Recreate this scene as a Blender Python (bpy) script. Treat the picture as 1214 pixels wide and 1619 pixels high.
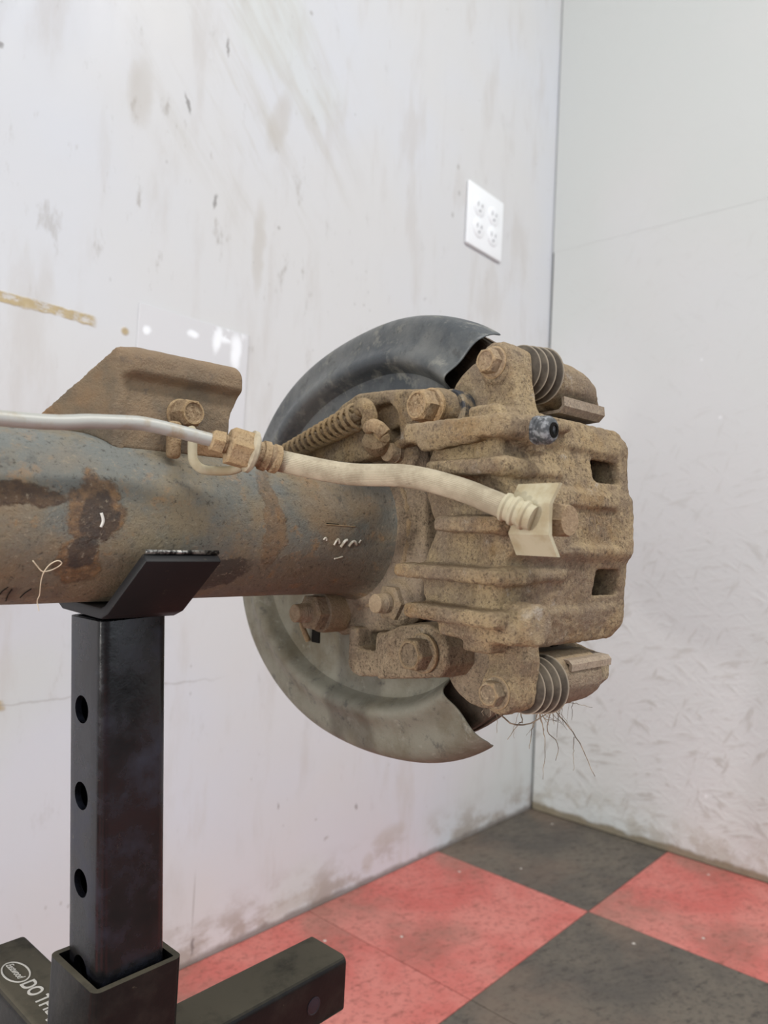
import bpy, bmesh, math, random
import numpy as np
from mathutils import Vector, Matrix, noise as mnoise

for o in list(bpy.data.objects):
    bpy.data.objects.remove(o)
scene = bpy.context.scene
COL = scene.collection
random.seed(7)

# ------------------------------------------------------------------ camera
CAM_H = 0.52
cam_d = bpy.data.cameras.new('camera')
cam_d.sensor_fit = 'AUTO'
cam_d.sensor_width = 36.0
cam_d.lens = 1150.0 * 36.0 / 1619.0
cam_d.clip_start = 0.01
cam_d.dof.use_dof = True
cam_d.dof.focus_distance = 0.40
cam_d.dof.aperture_fstop = 10.0
cam = bpy.data.objects.new('camera', cam_d)
COL.objects.link(cam)
RC = ((0.66390254, -0.06639025, -0.74486626), (-0.74619271, 0.00684410, -0.66569482), (0.04929359, 0.99777026, -0.04499611))
cam.matrix_world = Matrix((RC[0] + (0,), RC[1] + (0,), RC[2] + (CAM_H,), (0, 0, 0, 1)))
scene.camera = cam

# ------------------------------------------------------------------ light
scene.view_settings.view_transform = 'Standard'
scene.view_settings.look = 'None'
scene.view_settings.gamma = 1.0
scene.view_settings.use_curve_mapping = False
scene.view_settings.exposure = 0.0

w = bpy.data.worlds.new('world'); scene.world = w
w.use_nodes = True
bg = w.node_tree.nodes['Background']
bg.inputs[0].default_value = (0.93, 0.96, 1.0, 1)
bg.inputs[1].default_value = 0.38

def area(name, loc, target, sx, sy, power, col):
    l = bpy.data.lights.new(name, 'AREA'); l.shape = 'RECTANGLE'; l.size = sx; l.size_y = sy
    l.energy = power; l.color = col
    o = bpy.data.objects.new(name, l); COL.objects.link(o)
    o.location = loc
    d = Vector(target) - Vector(loc)
    o.rotation_euler = d.to_track_quat('-Z', 'Y').to_euler()
    return o
area('ceiling_strip_light', (0.55, -0.75, 2.45), (0.55, -0.75, 0), 1.3, 0.25, 36, (1.0, 0.98, 0.95))
area('ceiling_strip_light', (-0.85, -0.75, 2.45), (-0.85, -0.75, 0), 1.3, 0.25, 10, (1.0, 0.98, 0.95))
area('window_daylight', (1.1, -2.6, 1.15), (0.6, 0.4, 0.7), 2.4, 2.1, 28, (0.82, 0.91, 1.0))
area('doorway_daylight', (-3.2, -0.75, 1.10), (0.9, 0.1, 0.55), 2.0, 2.1, 58, (0.96, 0.98, 1.0))
area('work_lamp', (-0.55, 0.386, 0.41), (0.3, 0.352, 0.40), 0.03, 0.04, 3.0, (1.0, 0.97, 0.92))

# ------------------------------------------------------------------ node helper
class NT:
    def __init__(self, name, rough=0.6, metal=0.0, spec=0.5):
        self.m = bpy.data.materials.new(name); self.m.use_nodes = True
        self.t = self.m.node_tree
        self.b = self.t.nodes['Principled BSDF']
        self.b.inputs['Roughness'].default_value = rough
        self.b.inputs['Metallic'].default_value = metal
        self.b.inputs['Specular IOR Level'].default_value = spec
        self.co = self.t.nodes.new('ShaderNodeTexCoord').outputs['Object']
    def n(self, k): return self.t.nodes.new(k)
    def put(self, s, v):
        if isinstance(v, bpy.types.NodeSocket): self.t.links.new(v, s)
        elif v is not None:
            if hasattr(s.default_value, '__len__') and not hasattr(v, '__len__'): v = (v, v, v)
            if hasattr(s.default_value, '__len__') and len(s.default_value) == 4 and len(v) == 3: v = tuple(v) + (1,)
            s.default_value = v
    def map(self, scale=(1, 1, 1), rot=(0, 0, 0), loc=(0, 0, 0), vec=None):
        n = self.n('ShaderNodeMapping'); self.put(n.inputs[0], vec or self.co)
        n.inputs['Scale'].default_value = scale; n.inputs['Rotation'].default_value = rot; n.inputs['Location'].default_value = loc
        return n.outputs[0]
    def rotmap(self, rot, scale, loc=(0, 0, 0)):
        return self.map(scale, (0, 0, 0), loc, self.map((1, 1, 1), rot))
    def point(self): return self.n('ShaderNodeNewGeometry').outputs['Pointiness']
    def noise(self, scale, detail=4, rough=0.6, vec=None, dist=0.0):
        n = self.n('ShaderNodeTexNoise'); self.put(n.inputs['Vector'], vec or self.co)
        n.inputs['Scale'].default_value = scale; n.inputs['Detail'].default_value = detail
        n.inputs['Roughness'].default_value = rough; n.inputs['Distortion'].default_value = dist
        return n.outputs['Fac']
    def voro(self, scale, vec=None, feature='F1'):
        n = self.n('ShaderNodeTexVoronoi'); n.feature = feature
        self.put(n.inputs['Vector'], vec or self.co); n.inputs['Scale'].default_value = scale
        return n.outputs['Distance']
    def rng(self, v, a, b, c=0.0, d=1.0):
        n = self.n('ShaderNodeMapRange'); n.clamp = True; n.interpolation_type = 'SMOOTHSTEP'
        self.put(n.inputs[0], v)
        for i, x in enumerate((a, b, c, d)): n.inputs[i + 1].default_value = x
        return n.outputs[0]
    def math(self, op, a, b=None, c=None):
        n = self.n('ShaderNodeMath'); n.operation = op
        self.put(n.inputs[0], a)
        if b is not None: self.put(n.inputs[1], b)
        if c is not None: self.put(n.inputs[2], c)
        return n.outputs[0]
    def mix(self, f, a, b, mode='MIX'):
        n = self.n('ShaderNodeMix'); n.data_type = 'RGBA'; n.blend_type = mode
        self.put(n.inputs[0], f); self.put(n.inputs[6], a); self.put(n.inputs[7], b)
        return n.outputs[2]
    def sep(self, vec=None):
        n = self.n('ShaderNodeSeparateXYZ'); self.put(n.inputs[0], vec or self.co)
        return n.outputs
    def normal_z(self):
        g = self.n('ShaderNodeNewGeometry')
        return self.sep(g.outputs['True Normal'])[2]
    def color(self, c): self.put(self.b.inputs['Base Color'], c)
    def rough(self, r): self.put(self.b.inputs['Roughness'], r)
    def bump(self, pairs):
        prev = None
        for h, s, d in pairs:
            n = self.n('ShaderNodeBump'); n.inputs['Strength'].default_value = s; n.inputs['Distance'].default_value = d
            self.put(n.inputs['Height'], h)
            if prev: self.put(n.inputs['Normal'], prev)
            prev = n.outputs[0]
        self.put(self.b.inputs['Normal'], prev)
    def ell(self, cx, cz, rx, rz, rot=0.0, ix=0, iz=2, soft=0.5, wob=None):
        """soft elliptical stain mask at (cx, cz) on a wall plane"""
        s = self.sep(wob)
        x = self.math('SUBTRACT', s[ix], cx); z = self.math('SUBTRACT', s[iz], cz)
        c, sn = math.cos(rot), math.sin(rot)
        xr = self.math('ADD', self.math('MULTIPLY', x, c / rx), self.math('MULTIPLY', z, sn / rx))
        zr = self.math('ADD', self.math('MULTIPLY', x, -sn / rz), self.math('MULTIPLY', z, c / rz))
        d = self.math('ADD', self.math('MULTIPLY', xr, xr), self.math('MULTIPLY', zr, zr))
        return self.rng(d, 1.0, 1.0 - soft * 1.9 if soft < 0.5 else 0.05)
    def wobble(self, scale, amp):
        n = self.n('ShaderNodeTexNoise'); self.put(n.inputs['Vector'], self.co)
        n.inputs['Scale'].default_value = scale; n.inputs['Detail'].default_value = 3
        v = self.n('ShaderNodeVectorMath'); v.operation = 'SUBTRACT'; self.put(v.inputs[0], n.outputs['Color']); v.inputs[1].default_value = (.5, .5, .5)
        v2 = self.n('ShaderNodeVectorMath'); v2.operation = 'SCALE'; self.put(v2.inputs[0], v.outputs[0]); v2.inputs['Scale'].default_value = amp
        v3 = self.n('ShaderNodeVectorMath'); v3.operation = 'ADD'; self.put(v3.inputs[0], self.co); self.put(v3.inputs[1], v2.outputs[0])
        return v3.outputs[0]

# ------------------------------------------------------------------ materials
def mat_cast(name, dust=(0.55, 0.41, 0.235), mid=(0.32, 0.237, 0.155), dark=(0.15, 0.105, 0.068), rust=(0.46, 0.285, 0.115), rust_amt=0.5, bump=1.0, pale=0.5, top=.5, edge=.55):
    k = NT(name, 0.88, 0.0, 0.25)
    a = k.noise(34, 6, 0.68); b = k.noise(150, 6, 0.72); c = k.noise(22, 4, 0.6, k.map((1, 1, 1), (0, 0, 0), (3, 7, 1)))
    col = k.mix(k.rng(a, .38, .60), mid, dust)
    col = k.mix(k.rng(b, .53, .68, 0, .65), col, dark)
    col = k.mix(k.rng(c, .54, .66, 0, rust_amt), col, rust)
    f = k.noise(620, 4, 0.75)
    col = k.mix(k.rng(f, .54, .66, 0, min(1, pale * 1.4)), col, (0.60, 0.47, 0.30))
    col = k.mix(k.rng(f, .46, .36, 0, .8), col, dark)
    col = k.mix(k.rng(k.noise(270, 5, .7), .56, .66, 0, .7), col, dark)
    col = k.mix(k.rng(k.noise(13, 4, .6, k.map((1, 1, 1), (0, 0, 0), (6, 6, 2))), .46, .64, 0, .5), col, (0.36, 0.285, 0.215))
    w = k.noise(48, 6, .75, k.map((1, 1, 1), (0, 0, 0), (9, 2, 5)))
    col = k.mix(k.rng(w, .60, .70, 0, pale), col, (0.68, 0.62, 0.53))
    nz = k.normal_z()
    col = k.mix(k.rng(nz, .2, .95, 0, top), col, (0.52, 0.385, 0.235))
    col = k.mix(k.rng(k.point(), .52, .60, 0, edge), col, (0.50, 0.345, 0.175))
    k.color(col)
    k.bump([(b, 0.9 * bump, .0036), (f, 1.0 * bump, .0024), (k.noise(1500, 2, .6), 0.7 * bump, .0008)])
    return k.m
M = {}
M['cast'] = mat_cast('dusty_cast_iron')
M['cast_brown'] = mat_cast('brown_cast_iron', (0.37, 0.285, 0.185), (0.24, 0.18, 0.12), (0.085, .062, .042), (0.25, 0.14, .06), .35, .8, .25)
M['bolt'] = mat_cast('rusty_bolt', (0.44, 0.325, 0.20), (0.30, 0.205, 0.12), (0.14, .085, .045), (0.40, 0.22, .08), .5, .6, .45)
M['stud'] = mat_cast('stud_steel', (0.34, 0.27, 0.185), (0.24, 0.18, 0.12), (0.12, .09, .06), (0.25, 0.15, .07), .3, .5, .4)
M['clip'] = mat_cast('pad_clip_steel', (0.30, 0.25, 0.20), (0.23, .19, .15), (0.13, .10, .08), (0.22, .15, .10), .3, .3, .3, .0, .1)
M['rotor'] = mat_cast('rotor_rust', (0.07, 0.045, 0.028), (0.045, .03, .02), (0.02, .015, .01), (0.10, .05, .02), .6, .6, .0, .05, .05)

k = NT('worn_axle_paint', 0.7, 0.0, 0.35)
wv = k.wobble(60, .012)
a = k.noise(22, 6, .62); b = k.noise(75, 6, .7); c = k.noise(11, 4, .55, k.map((1, 1, 1), (0, 0, 0), (4, 2, 9)))
col = k.mix(k.rng(a, .40, .58), (0.29, 0.235, 0.15), (0.19, 0.195, 0.17))
col = k.mix(k.rng(c, .50, .62, 0, .8), col, (0.31, 0.22, 0.125))
col = k.mix(k.rng(k.noise(70, 6, .72, k.map((1, 1, 1), (0, 0, 0), (1, 5, 2))), .54, .68, 0, .85), col, (0.38, 0.235, 0.115))
col = k.mix(k.rng(b, .56, .70, 0, .7), col, (0.085, 0.075, 0.06))
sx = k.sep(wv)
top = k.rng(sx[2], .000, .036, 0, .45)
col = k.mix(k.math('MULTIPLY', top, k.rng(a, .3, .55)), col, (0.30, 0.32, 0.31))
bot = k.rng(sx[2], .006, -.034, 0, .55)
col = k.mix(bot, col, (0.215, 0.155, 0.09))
# rust burns of the old perch welds (own shapes)
rag = k.math('MULTIPLY', k.math('SUBTRACT', k.noise(110, 6, .7), .5), 1.7)
def ragged(m): return k.rng(k.math('ADD', m, rag), .28, .66)
r1 = ragged(k.ell(.1275, .003, .017, .022, 0, wob=wv))
r2 = ragged(k.ell(.080, .0085, .048, .0065, 0, wob=wv))
r3 = ragged(k.ell(.123, -.021, .013, .016, .5, wob=wv))
r4 = ragged(k.ell(.224, .004, .009, .036, .1, wob=wv))
r5 = ragged(k.ell(.200, -.027, .024, .011, .2, wob=wv))
fr = k.math('MAXIMUM', k.math('MAXIMUM', r1, r2), k.math('MAXIMUM', r3, k.math('MULTIPLY', r4, .6)))
front = k.rng(sx[1], .0, -.015)
fr = k.math('MULTIPLY', fr, front)
col = k.mix(k.math('MULTIPLY', fr, .75), col, k.mix(k.rng(k.noise(160, 5, .7), .4, .6), (0.13, 0.065, 0.03), (0.28, 0.15, 0.06)))
dk = k.math('MULTIPLY', k.math('MAXIMUM', k.math('MAXIMUM', r5, ragged(k.ell(.1295, -.001, .011, .016, .0, wob=wv))), k.math('MAXIMUM', ragged(k.ell(.124, -.016, .009, .009, .4, wob=wv)), k.math('MULTIPLY', r2, .8))), front)
col = k.mix(k.math('MULTIPLY', dk, .75), col, (0.055, 0.045, 0.04))
k.color(col)
k.rough(k.rng(a, .3, .7, .8, .55))
fl_ = k.noise(380, 6, .78)
k.color(k.mix(k.rng(fl_, .56, .68, 0, .7), k.mix(k.rng(fl_, .45, .34, 0, .75), col, (.06, .05, .04)), (.42, .35, .25)))
k.bump([(a, .3, .003), (b, .8, .0022), (fl_, .9, .0016), (fr, .6, .0012)])
M['tube'] = k.m

k = NT('rusty_bracket_steel', 0.75, 0, .3)
a = k.noise(30, 6, .62); b = k.noise(110, 5, .7)
col = k.mix(k.rng(a, .36, .62), (0.17, 0.135, 0.095), (0.27, 0.195, 0.12))
col = k.mix(k.rng(b, .58, .70, 0, .6), col, (0.11, 0.095, 0.085))
col = k.mix(k.rng(k.noise(24, 3, .5, k.map((1, 1, 1), (0, 0, 0), (8, 1, 1))), .54, .66, 0, .7), col, (0.33, 0.18, 0.08))
s = k.sep()
e = k.rng(s[2], .070, .084, 0, .5)
col = k.mix(e, col, (0.30, 0.205, 0.125))
k.color(col); k.bump([(b, .7, .002), (k.noise(700, 4, .7), .8, .0010)])
M['bracket'] = k.m

k = NT('shield_sheet_steel', 0.5, 0.2, .5)
a = k.noise(20, 6, .65); b = k.noise(65, 6, .7); s = k.sep()
col = k.mix(k.rng(a, .36, .64), (0.070, 0.078, 0.084), (0.155, 0.158, 0.150))
col = k.mix(k.rng(b, .52, .68, 0, .8), col, (0.27, 0.265, 0.23))
lowm = k.rng(s[2], .04, -.06)
col = k.mix(lowm, col, k.mix(k.rng(a, .35, .65), (0.135, 0.115, 0.075), (0.215, 0.205, 0.16)))
col = k.mix(k.math('MULTIPLY', lowm, k.rng(b, .56, .68, 0, .6)), col, (0.31, .30, .25))
d_ = k.noise(90, 6, .75)
col = k.mix(k.rng(d_, .54, .68, 0, .6), col, (0.05, .05, .048))
k.color(col); k.rough(k.math('ADD', k.rng(b, .35, .65, .38, .62), k.math('MULTIPLY', lowm, .15)))
k.bump([(b, .35, .0012), (k.noise(500, 4, .7), .4, .0005)])
M['shield'] = k.m

k = NT('black_gloss_paint', 0.28, 0, .5)
a = k.noise(30, 5, .65); b = k.noise(160, 5, .7)
col = k.mix(k.rng(a, .42, .66, 0, .9), (0.005, 0.005, 0.006), (0.015, 0.018, 0.030))  # bluish patches put a sky reflection into the paint colour
col = k.mix(k.rng(b, .66, .72, 0, .6), col, (0.10, 0.085, 0.06))
st = k.noise(40, 4, .6, k.map((3, 3, .5)))
col = k.mix(k.rng(st, .66, .70, 0, .35), col, (0.14, 0.11, 0.07))
k.color(col); k.rough(k.rng(a, .3, .7, .16, .42)); k.bump([(a, .15, .002), (b, .15, .0005)])
M['black'] = k.m
k = NT('matt_black_paint', .55, 0, .3)
b = k.noise(150, 5, .7)
k.color(k.mix(k.rng(b, .62, .72, 0, .6), (0.009, .009, .010), (0.07, .055, .04))); k.bump([(b, .2, .0006)])
M['black_matt'] = k.m
k = NT('dusty_black_paint', 0.55, 0, .22)
a = k.noise(35, 5, .65); b = k.noise(160, 5, .7); nz = k.normal_z()
col = k.mix(k.rng(a, .40, .66, 0, .8), (0.007, 0.007, 0.007), (0.022, 0.020, 0.017))
col = k.mix(k.math('MULTIPLY', k.rng(nz, .5, .95), k.rng(a, .25, .55, .3, .95)), col, (0.095, 0.084, 0.060))
col = k.mix(k.rng(b, .66, .72, 0, .4), col, (0.16, 0.13, 0.09))
k.color(col); k.rough(k.rng(nz, .3, .9, .3, .8)); k.bump([(a, .15, .002), (b, .2, .0006)])
M['black_dusty'] = k.m
k = NT('bare_steel_edge', .35, .8, .5); k.color(k.mix(k.rng(k.noise(200, 4, .7), .4, .6), (.02, .02, .02), (.42, .41, .38))); M['edge'] = k.m

k = NT('dusty_hose_rubber', 0.85, 0, .25)
a = k.noise(60, 5, .7)
col = k.mix(k.rng(a, .35, .65), (0.32, 0.27, 0.19), (0.47, 0.41, 0.30))
col = k.mix(k.rng(k.noise(90, 4, .7, k.map((1, 1, 1), (0, 0, 0), (3, 3, 3))), .64, .72, 0, .6), col, (0.16, 0.13, 0.09))
nz = k.normal_z(); col = k.mix(k.rng(nz, .3, 1, 0, .35), col, (0.56, 0.49, 0.37))
k.color(col); k.bump([(k.noise(900, 3, .6), .3, .0003)])
M['hose'] = k.m
k = NT('painted_brake_line', 0.45, .1, .5)
a = k.noise(70, 5, .6)
k.color(k.mix(k.rng(a, .5, .68, 0, .8), (0.42, 0.42, 0.385), (0.33, 0.26, 0.16))); k.bump([(k.noise(400, 3, .6), .15, .0003)])
M['line'] = k.m
k = NT('cream_fitting_metal', 0.7, 0, .3)
a = k.noise(60, 5, .6)
k.color(k.mix(k.rng(a, .40, .66), (0.47, 0.425, 0.30), (0.37, 0.305, 0.19))); k.bump([(k.noise(500, 3, .6), .2, .0003)])
M['cream'] = k.m
k = NT('boot_rubber', 0.75, 0, .3)
a = k.noise(90, 5, .65)
k.color(k.mix(k.rng(k.point(), .52, .60), k.mix(k.rng(a, .38, .66), (0.075, 0.062, 0.048), (0.14, 0.115, 0.085)), (0.40, .34, .26))); M['boot'] = k.m
k = NT('worn_black_spacer', .6, .2, .4); k.color(k.mix(k.rng(k.noise(120, 5, .7), .42, .60), (0.045, 0.048, 0.055), (0.30, 0.235, 0.15))); M['spacer'] = k.m
k = NT('grey_bleeder_rubber', 0.6, 0, .4)
a = k.noise(260, 4, .65)
k.color(k.mix(k.rng(a, .45, .6), (0.06, 0.065, 0.07), (0.26, 0.27, 0.28))); k.bump([(a, .4, .0006)]); M['cap'] = k.m
k = NT('near_black', .9, 0, .1); k.color((0.01, .009, .008)); M['dark'] = k.m  # near-black standing for shade inside holes; dark scratches share it
k = NT('dry_stem', .9, 0, .2); k.color(k.mix(k.rng(k.noise(90, 3), .4, .6), (0.12, .09, .065), (0.36, .29, .21))); M['stem'] = k.m
k = NT('pale_thread', .8, 0, .2); k.color((0.72, .62, .46)); M['thread'] = k.m
k = NT('white_paint_flake', .7, 0, .3); k.color(k.mix(k.rng(k.noise(300, 3), .4, .6), (0.66, .63, .55), (0.40, .36, .28))); M['flake'] = k.m
k = NT('white_plastic', .3, 0, .5); k.color((0.86, .88, .90)); M['plastic'] = k.m
k = NT('slot_dark', .6, 0, .3); k.color((0.22, .22, .24)); M['slot'] = k.m
k = NT('print_white', .6, 0, .3); k.color((0.62, .60, .55)); M['print'] = k.m
k = NT('zinc_bolt', .3, .7, .5); k.color((0.75, .77, .8)); M['zinc'] = k.m

# left wall: painted panel with streaks, scuffs and glue stains
k = NT('white_painted_panel', 0.42, 0, .5)
wv = k.wobble(45, .012); wv2 = k.wobble(140, .008)
a = k.noise(2.3, 3, .5); b = k.noise(7, 5, .6, k.map((3.2, 1, .8)))
col = k.mix(k.rng(a, .35, .65), (0.735, 0.73, 0.72), (0.725, 0.745, 0.79))
col = k.mix(k.rng(k.noise(3.1, 2, .5, k.map((1, 1, 1), (0, 0, 0), (5, 1, 2))), .54, .66, 0, .55), col, (0.70, 0.735, 0.695))
col = k.mix(k.rng(b, .50, .72, 0, .5), col, (0.62, 0.59, 0.56))
# diagonal wiping smears
dgm = k.noise(5, 5, .65, k.rotmap((0, math.radians(-48), 0), (1.0, 1, 6)))
zone = k.ell(.56, 1.10, .24, .24, 0)
col = k.mix(k.math('MULTIPLY', k.rng(dgm, .45, .68, 0, .6), zone), col, (0.60, 0.575, 0.53))
sp = k.noise(26, 5, .68, k.map((1.6, 1, .62)))
zsp = k.ell(.50, .95, .32, .30, 0)
col = k.mix(k.math('MULTIPLY', k.rng(sp, .60, .74, 0, .55), k.math('ADD', k.math('MULTIPLY', zsp, .9), .35)), col, (0.42, 0.39, 0.36))
fine = k.voro(46, k.map((1, 1, .7)))
col = k.mix(k.math('MULTIPLY', k.rng(fine, .10, .05, 0, .35), k.rng(k.noise(6, 2), .52, .60)), col, (0.30, 0.28, 0.26))
s = k.sep(); sw = k.sep(wv)
# grime along the skirting
gr = k.math('MULTIPLY', k.rng(sw[2], .085, .012), k.rng(k.noise(16, 5, .65, k.map((.8, 1, 1.3))), .46, .64))
col = k.mix(k.math('MULTIPLY', gr, .7), col, (0.37, 0.30, 0.24))
col = k.mix(k.rng(sw[2], .012, .003, 0, .8), col, (0.22, 0.19, 0.165))
# paint drip lines and scuffs
def stain(ms, colr, amt):
    global col
    f = ms[0]
    for q in ms[1:]: f = k.math('MAXIMUM', f, q)
    col = k.mix(k.math('MULTIPLY', f, amt), col, colr)
stain([k.ell(.461, 1.036, .003, .016, .42, wob=wv2), k.ell(.507, .934, .0032, .012, -.12, wob=wv2), k.ell(.512, 1.134, .0026, .016, .05, wob=wv2), k.ell(.251, .991, .006, .004, .3, wob=wv2),
       k.ell(.539, .022, .0028, .014, 0, wob=wv2), k.ell(.819, .124, .004, .006, 0, wob=wv2), k.ell(.664, .16, .002, .006, 0, wob=wv2)], (0.17, 0.15, 0.14), .7)
stain([k.ell(.645, 1.258, .004, .004), k.ell(.609, .938, .0035, .0035), k.ell(1.0, 1.19, .004, .006), k.ell(1.006, 1.145, .004, .006), k.ell(.99, 1.10, .004, .006), k.ell(.758, .093, .006, .003, .5, wob=wv2),
       k.ell(.736, .125, .003, .002), k.ell(.537, .075, .0012, .045)], (0.34, 0.32, 0.30), .6)
stain([k.ell(.578, .90, .012, .075, 0, wob=wv), k.ell(.60, 1.08, .02, .06, -.3, wob=wv), k.ell(.40, 1.02, .02, .05, 0, wob=wv), k.ell(.851, .03, .016, .02, 0, wob=wv), k.ell(.709, .022, .07, .012, .1, wob=wv), k.ell(.90, .06, .05, .02, .1, wob=wv)], (0.52, 0.47, 0.40), .4)
# yellow glue left on the horizontal joints
yl = k.rng(k.math('ABSOLUTE', k.math('SUBTRACT', k.sep(k.wobble(60, .007))[2], .7455)), .0062, .0042)
yl = k.math('MULTIPLY', k.math('MULTIPLY', yl, k.rng(sw[0], .368, .360)), k.rng(k.noise(55, 5, .7, k.map((1, 1, 2.2))), .36, .52, .25, 1))
yl2 = k.rng(k.math('ABSOLUTE', k.math('SUBTRACT', k.sep(k.wobble(60, .007))[2], .343)), .006, .003)
yl2 = k.math('MULTIPLY', k.math('MULTIPLY', yl2, k.rng(sw[0], .53, .50)), k.rng(k.noise(22, 3, .6, k.map((1, 1, .3))), .48, .56))
yy = k.math('MAXIMUM', k.math('MAXIMUM', yl, yl2), k.ell(.40, .744, .006, .006))
col = k.mix(k.math('MULTIPLY', yy, k.rng(k.noise(70, 4, .6), .3, .5, .5, 1)), col, k.mix(k.noise(90, 3, .6), (0.66, 0.53, 0.30), (0.40, 0.30, 0.17)))
jl = k.rng(k.math('ABSOLUTE', k.math('SUBTRACT', sw[2], .3435)), .0016, .0004, 0, .35)
col = k.mix(k.math('MULTIPLY', jl, k.rng(s[0], .58, .50)), col, (.35, .33, .31))
k.color(k.mix(1.0, col, (0.83, 0.835, 0.845), 'MULTIPLY'))
k.rough(k.rng(b, .3, .7, .38, .6))
k.bump([(b, .10, .003), (k.noise(60, 5, .6, k.map((2, 1, .7))), .14, .0012), (yy, .4, .0015)])
M['wall_l'] = k.m
k = NT('fresh_white_patch', 0.3, 0, .5)
wv = k.wobble(50, .01)
g = k.math('MAXIMUM', k.math('MAXIMUM', k.ell(.521, .765, .008, .022, -.15, wob=wv), k.ell(.55, .755, .011, .03, 0, wob=wv)), k.math('MAXIMUM', k.ell(.486, .762, .010, .006, 0, wob=wv), k.ell(.425, .752, .007, .007, 0, wob=wv)))
g = k.math('MAXIMUM', g, k.math('MULTIPLY', k.rng(k.noise(70, 4, .6), .5, .58), k.ell(.535, .772, .035, .012, .2)))
col = k.mix(g, (0.62, 0.62, 0.635), (0.88, 0.90, 0.93))
k.color(col); k.bump([(k.noise(80, 3, .6), .1, .001)])
M['patch'] = k.m

# right wall: painted strand board
def mat_osb(name, strength):
    k = NT(name, 0.55, 0, .4)
    s1 = k.noise(1, 4, .6, k.rotmap((math.radians(14), 0, 0), (1, 15, 70)), .3)
    s2 = k.noise(1, 4, .6, k.rotmap((math.radians(-38), 0, 0), (1, 17, 75), (0, 3, 5)), .3)
    s3 = k.noise(1, 4, .6, k.rotmap((math.radians(66), 0, 0), (1, 16, 70), (0, 7, 2)), .3)
    mx = k.math('MAXIMUM', k.math('MAXIMUM', s1, s2), s3)
    big = k.noise(2.5, 3, .5)
    col = k.mix(k.rng(big, .35, .65), (0.655, 0.66, 0.645), (0.635, 0.655, 0.635))
    col = k.mix(k.rng(k.noise(1.9, 2, .5, k.map((1, 1, 1), (0, 0, 0), (2, 4, 7))), .5, .65, 0, .5), col, (0.675, 0.675, 0.685))
    s = k.sep()
    low = k.rng(s[2], 1.0, .02, .12 * strength, 1.0 * strength)
    d = k.math('MULTIPLY', k.rng(mx, .60, .70), low)
    col = k.mix(k.math('MULTIPLY', d, .6), col, (0.43, 0.41, 0.375))
    sp = k.rng(k.noise(55, 5, .7, k.map((1, .8, 1.6), (.4, 0, 0))), .66, .73)
    col = k.mix(k.math('MULTIPLY', k.math('MULTIPLY', sp, low), .6), col, (0.33, 0.31, 0.28))
    sw = k.sep(k.wobble(30, .02))
    g = k.math('MULTIPLY', k.rng(sw[2], .10, .015), k.rng(k.noise(24, 5, .7), .45, .62))
    col = k.mix(k.math('MULTIPLY', g, .55), col, (0.40, 0.36, 0.29))
    col = k.mix(k.rng(sw[2], .017, .009, 0, .9), col, k.mix(k.noise(80, 3), (0.30, 0.235, 0.14), (0.17, .145, .10)))
    wh = k.rng(k.voro(11), .045, .03)
    col = k.mix(k.math('MULTIPLY', wh, .7), col, (0.82, .83, .84))
    k.color(col)
    k.bump([(k.math('MULTIPLY', mx, low), .55, .005), (k.noise(90, 4, .6), .2, .001)])
    return k.m
M['osb_low'] = mat_osb('painted_strand_board', 1.0)
M['osb_up'] = mat_osb('painted_smooth_board', 0.35)
k = NT('corner_gap_dark', .8, 0, .2); k.color((0.14, .15, .16)); M['gap'] = k.m

def mat_tile(name, base, dark, light, vein):
    k = NT(name, 0.6, 0, .35)
    a = k.noise(7, 5, .6); b = k.noise(34, 6, .72, k.rotmap((0, 0, .3), (1, 2.6, 1))); c = k.noise(130, 4, .7)
    col = k.mix(k.rng(a, .35, .65), base, light)
    col = k.mix(k.rng(b, .53, .68, 0, vein), col, dark)
    col = k.mix(k.rng(c, .50, .68, 0, .6), col, dark)
    col = k.mix(k.rng(c, .42, .30, 0, .4), col, light)
    d = k.noise(5, 4, .6, k.map((1, 1, 1), (0, 0, 0), (3, 3, 3)))
    col = k.mix(k.rng(d, .50, .70, 0, .5), col, (0.19, 0.135, 0.10))
    col = k.mix(k.rng(k.voro(17), .045, .035, 0, .9), col, (0.70, .66, .60))
    k.color(col); k.rough(k.rng(b, .3, .7, .5, .72))
    k.bump([(b, .10, .001), (c, .12, .0006)])
    return k.m
M['red'] = mat_tile('red_vinyl_tile', (0.53, 0.125, 0.105), (0.24, 0.075, 0.06), (0.60, 0.215, 0.18), .7)
M['grey'] = mat_tile('dark_vinyl_tile', (0.085, 0.075, 0.065), (0.042, 0.038, 0.034), (0.14, 0.12, 0.095), .8)
k = NT('subfloor', .9, 0, .2); k.color((0.05, .045, .04)); M['sub'] = k.m

# ------------------------------------------------------------------ mesh helpers
def link(name, me, mat, parent=None, smooth=True, sharp=None):
    me.materials.clear(); me.materials.append(mat)
    me.polygons.foreach_set('use_smooth', [smooth] * len(me.polygons))
    if smooth and sharp is not None:
        try: me.set_sharp_from_angle(angle=math.radians(sharp))
        except Exception: pass
    o = bpy.data.objects.new(name, me); COL.objects.link(o)
    if parent: o.parent = parent
    return o
def raw(name, verts, faces, mat, parent=None, smooth=True, sharp=None, fix=True):
    me = bpy.data.meshes.new(name); me.from_pydata([tuple(v) for v in verts], [], faces)
    if fix:
        bm = bmesh.new(); bm.from_mesh(me); bmesh.ops.recalc_face_normals(bm, faces=bm.faces); bm.to_mesh(me); bm.free()
    me.update()
    return link(name, me, mat, parent, smooth, sharp)
def fr(bm, name, mat, parent=None, smooth=True, sharp=None):
    bmesh.ops.recalc_face_normals(bm, faces=bm.faces)
    me = bpy.data.meshes.new(name); bm.to_mesh(me); bm.free()
    return link(name, me, mat, parent, smooth, sharp)
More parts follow.
